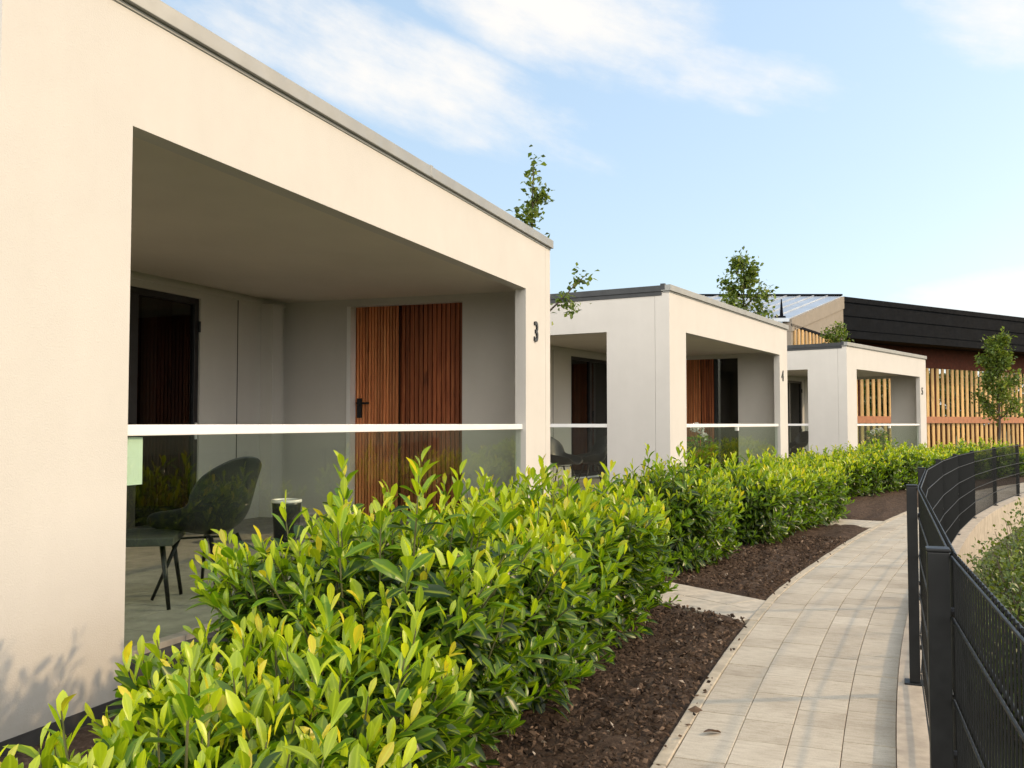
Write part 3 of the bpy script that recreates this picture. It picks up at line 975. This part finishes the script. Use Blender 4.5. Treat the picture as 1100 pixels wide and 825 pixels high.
for k, s in enumerate((-4.75, -4.08, -2.32, -1.75, -1.05, -.30, .45, 1.15)):
    x = P2[0] + math.sin(R(A2)) * s; y = P2[1] + math.cos(R(A2)) * s
    src = bush[(3, 4, 6, 5, 7, 3, 4, 6)[k]]
    hs = (.98, .97, .98, .97, 1.0, .9, .95, .95)[k]
    copy_tree(src, (x, y, gz(y) - .02), R(90 - A2) + k * 1.9, h2l[k], (.90, .92, hs))
P3 = (N3[0] + math.cos(R(A3)) * 1.85, N3[1] - math.sin(R(A3)) * 1.85)
h3l = ['laurel bush beyond the second slab path, first of the third hedge', 'second laurel bush of the third hedge, before the side wall of cabin 5', 'third laurel bush of the third hedge, near the front corner of cabin 5',
       'laurel bush below the near pier of cabin 5', 'laurel bush below the glass of cabin 5, on its near half', 'laurel bush below the glass of cabin 5, on its far half', 'laurel bush at the foot of the pier numbered 5',
       'laurel bush just past cabin 5, in front of the timber slat screen', 'laurel bush two past cabin 5, in front of the timber slat screen', 'laurel bush beyond the fence bend, in front of the timber slat screen', 'farthest laurel bush of the third hedge, near the young tree by the screen']
for k in range(11):
    s = -7.2 + k * 1.12
    x = P3[0] + math.sin(R(A3)) * s; y = P3[1] + math.cos(R(A3)) * s
    if k > 7: x += .35 * (k - 7)
    src = bush[(4, 7, 5, 6, 3, 4, 7, 5, 6, 3, 4)[k]]
    copy_tree(src, (x, y, gz(y) - .03), R(90 - A3) + k * 1.3, h3l[k], (1.15, 1.1, (.92, 1.0, .95, 1, .93, 1, .96, .9, .95, .9, .95)[k]))

fx, fy = pcurve(9.42, -.95)
fl_ = np.array([[fx, fy, .012]])
fo = leaf_mesh('fallen_leaf', LAUREL_T, fl_, np.array([[.9, .3, .12]]), np.array([[.1, .1, 1.]]), np.array([.085]), np.array([.045]), np.array([.4]), np.array([.5]), M['dry_leaf'])
tag(fo, 'dry brown leaf lying on the edge of the paved path', 'leaf')
fo.modifiers.new('s', 'SOLIDIFY').thickness = .0012

def potted(label, loc, seed):
    r = np.random.default_rng(seed)
    t = thing('potted_plant', label, 'potted plant', loc, 0, 'potted plants on the terraces')
    lathe([(.13, 0), (.15, .02), (.19, .34), (.20, .38), (.185, .38), (.175, .33), (.001, .33)]).build('pot', M['anth'], t, smooth=True)
    n = 420; ph = r.uniform(0, 6.28, n); rad = np.sqrt(r.random(n)) * .30; z = .36 + r.random(n) * .50
    O = np.column_stack([rad * np.cos(ph), rad * np.sin(ph), z]); D = np.column_stack([np.cos(ph), np.sin(ph), r.uniform(.1, 1.4, n)]) + r.normal(0, .3, (n, 3))
    L = r.uniform(.07, .13, n)
    leaf_mesh('foliage', LAUREL_T, O, D, r.normal(0, .4, (n, 3)) + np.array([0, 0, 1]), L, L * .45, np.clip(r.normal(.45, .25, n), 0, 1), r.random(n), M['laurel'], t)
    for k in range(4):
        c = np.array([r.normal(0, .10), r.normal(0, .10), .92 + r.normal(0, .06)])
        m = 60; d = r.normal(size=(m, 3)); d /= np.linalg.norm(d, axis=1, keepdims=True)
        leaf_mesh('blossom', SMALL_T, c + d * .045, d + r.normal(0, .4, (m, 3)), r.normal(0, 1, (m, 3)), np.full(m, .04), np.full(m, .035), np.full(m, .5), r.random(m), M['petal'], t)
        st = MB(); st.tube([(0, 0, .3), tuple(c * np.array([.6, .6, .7])), tuple(c)], .005, 5); st.build('flower_stem', M['stem'], t)
potted('white flowering potted plant behind the glass of cabin 4', uv2w(N2, A2, 3.0, .62, ZF), 71)
potted('white flowering potted plant behind the glass of cabin 5', uv2w(N3, A3, 4.1, .62, ZF), 72)

# ------------------------------------------------------------------ trees
def grow(r, limbs, trunk_mb, leafpos, p, d, ln, rad, depth, spread=.5):
    n = 5; pts = [p]; rr = [rad]
    q = np.array(p, float); dd = np.array(d, float)
    for k in range(n):
        dd = dd + r.normal(0, .07, 3) + np.array([0, 0, .05]); dd /= np.linalg.norm(dd)
        q = q + dd * ln / n
        pts.append(tuple(q)); rr.append(rad * (1 - .75 * (k + 1) / n))
        if depth <= 1: leafpos.append((q.copy(), dd.copy()))
    trunk_mb.tube(pts, rr, 6 if depth < 2 else 9, cap=False)
    return pts, rr

def young_tree(name, label, cat, loc, h, r0, seed, branches, nleaf, leafsize, top_bare=.0, group=None, mat='tree', lead=True, twig=.42):
    """branches: (height on trunk, azimuth deg, length, rise)"""
    r = np.random.default_rng(seed)
    t = thing(name, label, cat, loc, 0, group)
    tm = MB(); lp = []
    pts = []; q = np.array([0, 0, -.1])
    for k in range(11):
        pts.append(tuple(q)); q = q + np.array([r.normal(0, .02) * h / 5, r.normal(0, .02) * h / 5, (h + .1) / 10])
    rad = [r0 * (1 - .88 * k / 10) for k in range(11)]
    tm.tube(pts, rad, 9, cap=False)
    def at(z):
        f = (z + .1) / (h + .1) * 10; i = min(9, int(f)); a = f - i
        return np.array(pts[i]) * (1 - a) + np.array(pts[i + 1]) * a
    if lead:
        for z in np.linspace(h * .72, h, 22): lp.append((at(z), np.array([0, 0, 1.])))
    for (z, az, ln, rise) in branches:
        d = np.array([math.sin(R(az)), math.cos(R(az)), rise]); d /= np.linalg.norm(d)
        p0, _ = grow(r, None, tm, lp, tuple(at(z)), d, ln, r0 * .42, 1)
        for m in (2, 3, 4):
            e = d + r.normal(0, .55, 3); e /= np.linalg.norm(e)
            grow(r, None, tm, lp, p0[m], e, ln * twig, r0 * .2, 0)
    trunk = tm.build('trunk', M['bark'], t, smooth=True)
    k = r.integers(0, len(lp), nleaf)
    base = np.array([lp[i][0] for i in k]); dr = np.array([lp[i][1] for i in k])
    O = base + r.normal(0, leafsize * .9, (nleaf, 3)) ; O[:, 2] += .01
    D = dr * .5 + r.normal(0, .7, (nleaf, 3)) + np.array([0, 0, -.05])
    NR = r.normal(0, .5, (nleaf, 3)) + np.array([0, 0, 1])
    L = leafsize * r.uniform(.7, 1.3, nleaf)
    leaf_mesh('crown', SMALL_T, O, D, NR, L, L * .72, np.clip(r.normal(.42, .25, nleaf), 0, 1), r.random(nleaf), M[mat], t)
    return t

young_tree('young_tree', 'slender young tree behind cabin 3 with one branch leaning out', 'tree', (.30, 12.3, -.1), 4.95, .045, 3,
           [(2.72, 82, 1.05, 1.0), (4.3, 80, .22, 1.2), (4.05, 210, .16, .8), (3.75, 300, .14, .8)], 620, .080, twig=.22, group='young trees between the cabins')
def spiral(h0, h1_, n, l0, l1, rise, off=0):
    return [(h0 + (h1_ - h0) * k / (n - 1), off + k * 137.5, l0 + (l1 - l0) * k / (n - 1), rise) for k in range(n)]
young_tree('young_tree', 'leafy young tree rising behind the roof of cabin 4', 'tree', (5.32, 21.5, -.15), 5.35, .06, 5, spiral(2.9, 5.0, 11, 1.05, .28, .75, 20), 2300, .10, group='young trees between the cabins')
young_tree('young_tree', 'young tree showing only its top above the roof of cabin 5, before the beige gable', 'tree', (11.45, 32.8, -.2), 5.05, .05, 8, spiral(2.8, 4.7, 9, .95, .3, .7, 60), 1500, .11, group='young trees between the cabins')
young_tree('young_tree', 'dense young tree with a dark rounded crown in front of the timber slat screen', 'tree', (18.1, 35.0, -.2), 4.75, .06, 12, spiral(1.5, 4.4, 15, 1.0, .42, .8, 0), 4600, .12, group='young trees between the cabins')

def big_tree(label, loc, h, w, seed):
    r = np.random.default_rng(seed)
    t = thing('park_tree', label, 'tree', loc, r.uniform(0, 6), 'park trees behind the pavilion')
    tm = MB(); tm.tube([(0, 0, -.2), (.1, 0, h * .3), (0, .1, h * .6), (.05, 0, h * .9)], [.22, .17, .11, .03], 8, cap=False)
    cl = []
    for k in range(26):
        z = r.uniform(.25, .98); ph = r.uniform(0, 6.28); rr = w * .5 * math.sqrt(max(.05, 1 - ((z - .5) / .55) ** 2)) * r.uniform(.3, 1)
        c = np.array([rr * math.cos(ph), rr * math.sin(ph), z * h]); cl.append((c, r.uniform(.5, 1.0) * w * .17))
        tm.tube([(0, 0, max(.4, z * h * .6)), tuple(c * np.array([.5, .5, .9])), tuple(c)], [.06, .04, .015], 5, cap=False)
    tm.build('trunk', M['bark'], t, smooth=True)
    n = 7500; k = r.integers(0, len(cl), n)
    u = r.normal(size=(n, 3)); u /= np.linalg.norm(u, axis=1, keepdims=True)
    O = np.array([cl[i][0] for i in k]) + u * (np.array([cl[i][1] for i in k]) * r.uniform(.5, 1.1, n))[:, None]
    L = r.uniform(.16, .32, n)
    leaf_mesh('crown', SMALL_T, O, u + r.normal(0, .6, (n, 3)), r.normal(0, .5, (n, 3)) + np.array([0, 0, 1]), L, L * .7, np.clip(r.normal(.4, .25, n), 0, 1), r.random(n), M['far'], t)
for k, (x, y, h, w) in enumerate(((15.5, 53, 4.6, 4.5), (20, 56, 4.9, 5), (24.5, 58, 4.4, 4.6), (29, 62, 4.8, 5), (34, 66, 5.0, 5.5), (17.5, 60, 5.2, 5.5), (22.5, 64, 5.4, 6), (27.5, 68, 5.6, 6))):
    big_tree('park tree seen through the slat screen, ' + ('first from the cabin 5 corner', 'second from the cabin 5 corner', 'third from the cabin 5 corner', 'fourth, beyond the young tree', 'fifth, by the edge of the picture', 'sixth, in the second row', 'seventh, in the second row', 'eighth, in the second row')[k], (x, y, -.2), h, w, 60 + k)

# ------------------------------------------------------------------ bank shrubs beyond the fence
def bank_shrub(seed, w, h):
    r = np.random.default_rng(seed)
    O = []; D = []; A = []; st = MB()
    for k in range(210):
        ph = r.uniform(0, 6.28); rad = math.sqrt(r.random())
        tip = np.array([rad * math.cos(ph) * w, rad * math.sin(ph) * w, h * (1 - .45 * rad ** 2) * r.uniform(.6, 1.12)])
        b = tip * np.array([.25, .25, 0]); mid = np.array([tip[0] * .7, tip[1] * .7, tip[2] * .6])
        if k % 3 == 0: st.tube([tuple(b), tuple(mid), tuple(tip)], [.006, .004, .002], 4, cap=False)
        for j in range(26):
            t = 1 - (j / 26) * .75
            p = (1 - t) ** 2 * b + 2 * t * (1 - t) * mid + t * t * tip
            d = (tip - mid) / np.linalg.norm(tip - mid)
            O.append(p + r.normal(0, .022, 3)); D.append(d * .6 + r.normal(0, .6, 3)); A.append(np.clip((1 - j / 16) * .8 + r.normal(0, .15), 0, 1))
    n = len(O); L = r.uniform(.028, .05, n)
    return np.array(O), np.array(D), r.normal(0, .5, (n, 3)) + np.array([0, 0, 1]), L, L * .6, np.array(A), r.random(n), st
protos = []
bl = ['low olive green shrub on the bank, just past the near fence post', 'second bank shrub behind the fence mesh, olive green and twiggy', 'third bank shrub below the curving concrete wall', 'fourth bank shrub below the curving concrete wall',
      'bank shrub lower down the slope beside the first one', 'bank shrub lower down the slope beside the second one', 'bank shrub lower down the slope beside the third one', 'bank shrub lower down the slope beside the fourth one',
      'bank shrub near the foot of the far wall bend', 'bank shrub deep in the hollow under the far wall bend', 'bank shrub at the bottom of the hollow, in the middle', 'bank shrub at the bottom of the hollow, near the fence', 'bank shrub at the edge of the picture above the near mesh panel', 'bank shrub farthest along the concrete wall', 'small bank shrub pressed close behind the second near panel', 'small bank shrub between the first two along the wall', 'small bank shrub close to the wall, near its bend', 'bank shrub standing just before the far wall face']
bpos = [(11.6, .80), (13.1, .88), (14.7, .95), (16.4, 1.1), (12.4, 1.35), (13.9, 1.55), (15.6, 1.75), (17.2, 1.9), (18.2, 1.3), (17.6, 2.9), (14.8, 2.7), (12.2, 2.3), (10.4, 1.25), (20.0, 1.9), (12.3, .74), (13.9, .80), (15.5, .92), (16.0, 1.35)]
for k, (s, d) in enumerate(bpos):
    x, y = curve(s, d)
    dd = min(max((d - .02) / 2.6, 0), 1); dd = dd * dd * (3 - 2 * dd)
    z = -.47 - .68 * dd + gz(y)
    if k < 3:
        o = thing('bank_shrub', bl[k], 'shrub', (x, y, z), random.uniform(0, 6), 'shrubs on the bank')
        O, D, NR, L, Wd, A, RN, st = bank_shrub(300 + k, .66, 1.18)
        leaf_mesh('foliage', SMALL_T, O, D, NR, L, Wd, A, RN, M['shrub'], o)
        st.build('stems', M['bark'], o)
        protos.append(o)
    else:
        copy_tree(protos[k % 3], (x, y, z), k * 1.7, bl[k], (1.05, 1.05, (1.0, 1.1, .95)[k % 3]))

# ------------------------------------------------------------------ pavilion
def pavilion():
    r = thing('timber_pavilion', 'large pavilion with black roof edge and timber slat screen behind the cabins', 'pavilion', (14.2, 40.0, 0))
    base = Vector((14.2, 40.0, 0))
    fx, fy = .832, .555            # along the roof edge
    ix, iy = -.555, .832           # inwards
    def L_(k, q, z): return (fx * k + ix * q, fy * k + iy * q, z)
    def slab(mb, k0, k1, q0, q1, z0, z1, tone=.5):
        mb.hexa([L_(k0, q0, z0), L_(k1, q0, z0), L_(k1, q1, z0), L_(k0, q1, z0)], [L_(k0, q0, z1), L_(k1, q0, z1), L_(k1, q1, z1), L_(k0, q1, z1)], tone)
    top = EYE + 5.43
    fa = MB()
    slab(fa, 0, 32, 0, .3, top - .22, top); slab(fa, 0, 32, .05, .3, top - .80, top - .225); slab(fa, 0, 32, .09, .3, top - 1.40, top - .805); slab(fa, 0, 32, .12, .3, top - 1.75, top - 1.405)
    fa.build('black_fascia', M['black_clad'], r)
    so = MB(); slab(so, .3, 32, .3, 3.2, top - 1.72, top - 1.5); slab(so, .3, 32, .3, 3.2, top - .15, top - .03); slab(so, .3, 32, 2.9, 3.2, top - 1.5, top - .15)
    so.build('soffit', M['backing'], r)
    # screen
    q = 1.6
    bm_ = MB(); slab(bm_, -2.5, 32, q, q + .2, EYE + 2.72, top - 1.73); bm_.build('lintel_beam', M['wood_red'], r)
    sl = MB(); k = -3.6
    while k < 32:
        slab(sl, k, k + .19, q + .02, q + .07, -.3, EYE + 2.72 - .003, random.random()); k += .43
    sl.build('slat_screen', M['wood_slat'], r)
    rl = MB(); slab(rl, -3.6, 32, q - .08, q + .017, EYE + .02, EYE + .34); rl.build('screen_rail', M['wood_rail'], r)
    for k in (3.5, 9.5, 15.5, 21.5):
        po = MB(); slab(po, k, k + .22, q + .3, q + .52, -.3, top - 1.73); po.build('screen_post', M['wood_red'], r)
    lb = MB(); k = -3.6
    while k < 32:
        slab(lb, k, k + .26, q + .62, q + .66, -.3, EYE - .02 - .15 * random.random(), random.random()); k += .40
    lb.build('lower_boarding', M['wood_red'], r)
    # gable wall from the corner back towards the cabins
    E = Vector((9.87 - 14.2, 33.0 - 40.0, EYE + 3.66)); Cc = Vector((0, 0, top))
    dirg = Vector((E.x, E.y, 0)).normalized(); ng = Vector((dirg.y, -dirg.x, 0))
    if ng.y > 0: ng = -ng
    if ng.x < 0: ng = -ng
    def band(mb, off, th, z0c, z0e, z1c, z1e):
        a = ng * off; b = ng * (off - th)
        C2 = Vector((0, 0, 0)); E2 = Vector((E.x, E.y, 0))
        mb.hexa([C2 + a + Vector((0, 0, z0c)), E2 + a + Vector((0, 0, z0e)), E2 + b + Vector((0, 0, z0e)), C2 + b + Vector((0, 0, z0c))],
                [C2 + a + Vector((0, 0, z1c)), E2 + a + Vector((0, 0, z1e)), E2 + b + Vector((0, 0, z1e)), C2 + b + Vector((0, 0, z1c))])
    gw = MB(); band(gw, -.05, .2, -.3, -.3, top - .5, E.z - .4); gw.build('gable_wall', M['beige'], r)
    ge = MB(); band(ge, 0, .35, top - .52, E.z - .42, top - .0, E.z + .03); ge.build('gable_edge', M['beige'], r)
    led = MB(); band(led, .0, .049, EYE + 3.42, EYE + 3.42, EYE + 3.52, EYE + 3.52); led.build('ledger', M['black_clad'], r)
    bt = MB(); n = 16
    for k in range(n):
        f0 = k / n; f1 = f0 + .025
        p0 = Vector((E.x, E.y, 0)) * f0; p1 = Vector((E.x, E.y, 0)) * f1
        a = ng * .0; b = ng * -.048
        bt.hexa([p0 + a, p1 + a, p1 + b, p0 + b], [v + Vector((0, 0, EYE + 3.415)) for v in (p0 + a, p1 + a, p1 + b, p0 + b)], random.random())
    bt.build('gable_batten', M['wood_slat'], r)
    # sloping metal roof with standing seams
    mr = MB(); wv = Vector((-10.5, .0, 0)); up = Vector((0, 0, .05))
    C0 = Cc + Vector((-.1, 0, .02)); E0 = E + Vector((-.1, 0, .05))
    dn = Vector((0, 0, -.12))
    mr.hexa([C0 + dn, E0 + dn, E0 + wv + dn, C0 + wv + dn], [C0, E0, E0 + wv, C0 + wv])
    for k in range(1, 18):
        o = wv * (k / 18)
        mr.bar(C0 + o + up * .5, E0 + o + up * .5, .03, .05)
    rf = mr.build('metal_roof', M['metal_roof'], r)
    rc = MB(); rc.bar(C0 + Vector((0, .05, .04)), C0 + wv + Vector((0, .05, .04)), .3, .07); rc.build('ridge_cap', M['black_clad'], rf)
    ew = MB(); ew.box(E.x - 10.3, E.x - .25, E.y + .4, E.y + .6, -.3, E.z - .05); ew.build('eave_wall', M['beige'], r)
    vt = MB(); p = E + Vector((-.30, .25, .08)); vt.box(p.x - .35, p.x + .12, p.y - .1, p.y + .15, p.z - .12, p.z + .07); vt.tube([p, p + Vector((0, 0, .68))], [.07, .02], 8)
    vt.build('roof_vent', M['black_clad'], rf)
pavilion()

# ------------------------------------------------------------------ sky and sun
def world():
    w = bpy.data.worlds.new('World'); S.world = w; w.use_nodes = True
    nt = w.node_tree; bg = nt.nodes['Background']
    sk = N(nt, 'ShaderNodeTexSky', sky_type='NISHITA'); sk.sun_disc = False
    sk.sun_elevation = R(SUN_EL); sk.sun_rotation = R(SUN_AZ); sk.air_density = 1.0; sk.dust_density = 2.0; sk.ozone_density = 1.2
    tc = N(nt, 'ShaderNodeTexCoord')
    d = tc.outputs['Generated']
    def dot(v):
        n = N(nt, 'ShaderNodeVectorMath', operation='DOT_PRODUCT'); nt.links.new(d, n.inputs[0]); n.inputs[1].default_value = v; return n.outputs['Value']
    def math_(op, a, b=None, clamp=False):
        n = N(nt, 'ShaderNodeMath', operation=op); n.use_clamp = clamp
        for i, v in enumerate((a, b)):
            if v is None: continue
            if hasattr(v, 'links'): nt.links.new(v, n.inputs[i])
            else: n.inputs[i].default_value = v
        return n.outputs[0]
    def dirpx(x, y):
        return Vector(((x - 550) / 1010, 1, (455 - y) / 1010)).normalized()
    dens = None
    clouds = [((150, -40), (660, 172), .060, 1.0), ((200, -30), (420, 90), .06, .6), ((430, -70), (800, 60), .075, 1.1), ((640, 60), (930, 92), .040, 1.0), ((980, -40), (1180, 30), .060, 1.0), ((960, 330), (1300, 300), .03, .6), ((-500, 150), (100, -80), .2, .8)]
    for (a, b, wd, amp) in clouds:
        A = dirpx(*a); B = dirpx(*b); c = ((A + B) / 2).normalized(); e1 = (B - A); hl = e1.length / 2; e1 = (e1 - c * e1.dot(c)).normalized(); e2 = c.cross(e1)
        p = math_('DIVIDE', dot(e1), hl * 1.15); q = math_('DIVIDE', dot(e2), wd)
        rr = math_('ADD', math_('MULTIPLY', p, p), math_('MULTIPLY', q, q))
        m = math_('MULTIPLY', math_('SUBTRACT', 1.0, rr, True), amp)
        m = math_('MULTIPLY', m, math_('GREATER_THAN', dot(c), 0.2))
        dens = m if dens is None else math_('MAXIMUM', dens, m)
    back = None  # unseen bright clouds behind the camera, added to fill the shaded walls
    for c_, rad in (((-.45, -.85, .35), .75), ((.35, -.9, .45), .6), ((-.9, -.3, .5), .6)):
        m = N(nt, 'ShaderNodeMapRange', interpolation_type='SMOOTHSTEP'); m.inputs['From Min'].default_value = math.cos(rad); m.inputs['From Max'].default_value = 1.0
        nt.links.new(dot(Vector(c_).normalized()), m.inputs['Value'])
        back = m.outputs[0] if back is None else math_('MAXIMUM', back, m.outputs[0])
    e1 = Vector((.92, .1, -.33)).normalized()
    comb = N(nt, 'ShaderNodeCombineXYZ')
    nt.links.new(math_('MULTIPLY', dot(e1), 1.7), comb.inputs[0])
    nt.links.new(math_('MULTIPLY', dot(Vector((.33, .1, .92)).normalized()), 6.0), comb.inputs[1])
    nt.links.new(math_('MULTIPLY', dot((0, 1, 0)), 2.0), comb.inputs[2])
    n1 = noise(nt, comb.outputs[0], 2.6, 8, .62)
    n2 = noise(nt, d, 7.0, 8, .6)
    nn = math_('ADD', math_('MULTIPLY', n1, .6), math_('MULTIPLY', n2, .4))
    val = math_('ADD', math_('MULTIPLY', math_('POWER', dens, .6), .62), math_('MULTIPLY', math_('SUBTRACT', nn, .5), 2.0))
    mr = N(nt, 'ShaderNodeMapRange', interpolation_type='SMOOTHSTEP')
    mr.inputs['From Min'].default_value = .16; mr.inputs['From Max'].default_value = .80
    nt.links.new(val, mr.inputs['Value'])
    cden = math_('MULTIPLY', mr.outputs[0], .92)
    # thin high haze lightens the blue
    hz = mixc(nt, .30, sk.outputs[0], (5.4, 8.1, 11.3))
    col = mixc(nt, cden, hz, (5.6, 5.75, 5.95))
    fill_fac = math_('MULTIPLY', back, math_('ADD', .45, nn), True)
    col = mixc(nt, fill_fac, col, (21.0, 20.9, 20.8))
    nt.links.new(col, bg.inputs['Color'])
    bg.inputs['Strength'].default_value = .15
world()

sun = bpy.data.lights.new('sun', 'SUN'); so = bpy.data.objects.new('sun', sun); COL.objects.link(so)
sun.energy = 2.0; sun.angle = R(1.6); sun.color = (1.0, .77, .50)
dvec = Vector((math.sin(R(SUN_AZ)) * math.cos(R(SUN_EL)), math.cos(R(SUN_AZ)) * math.cos(R(SUN_EL)), math.sin(R(SUN_EL))))
so.rotation_euler = (-dvec).to_track_quat('-Z', 'Y').to_euler(); so.location = dvec * 60

cam = bpy.data.cameras.new('camera'); co = bpy.data.objects.new('camera', cam); COL.objects.link(co)
cam.sensor_width = 36; cam.lens = 1010 / 1100 * 36; cam.clip_end = 5000; cam.clip_start = .05
co.location = (0, 0, EYE); co.rotation_euler = (R(90 + 2.41), 0, 0)
S.camera = co
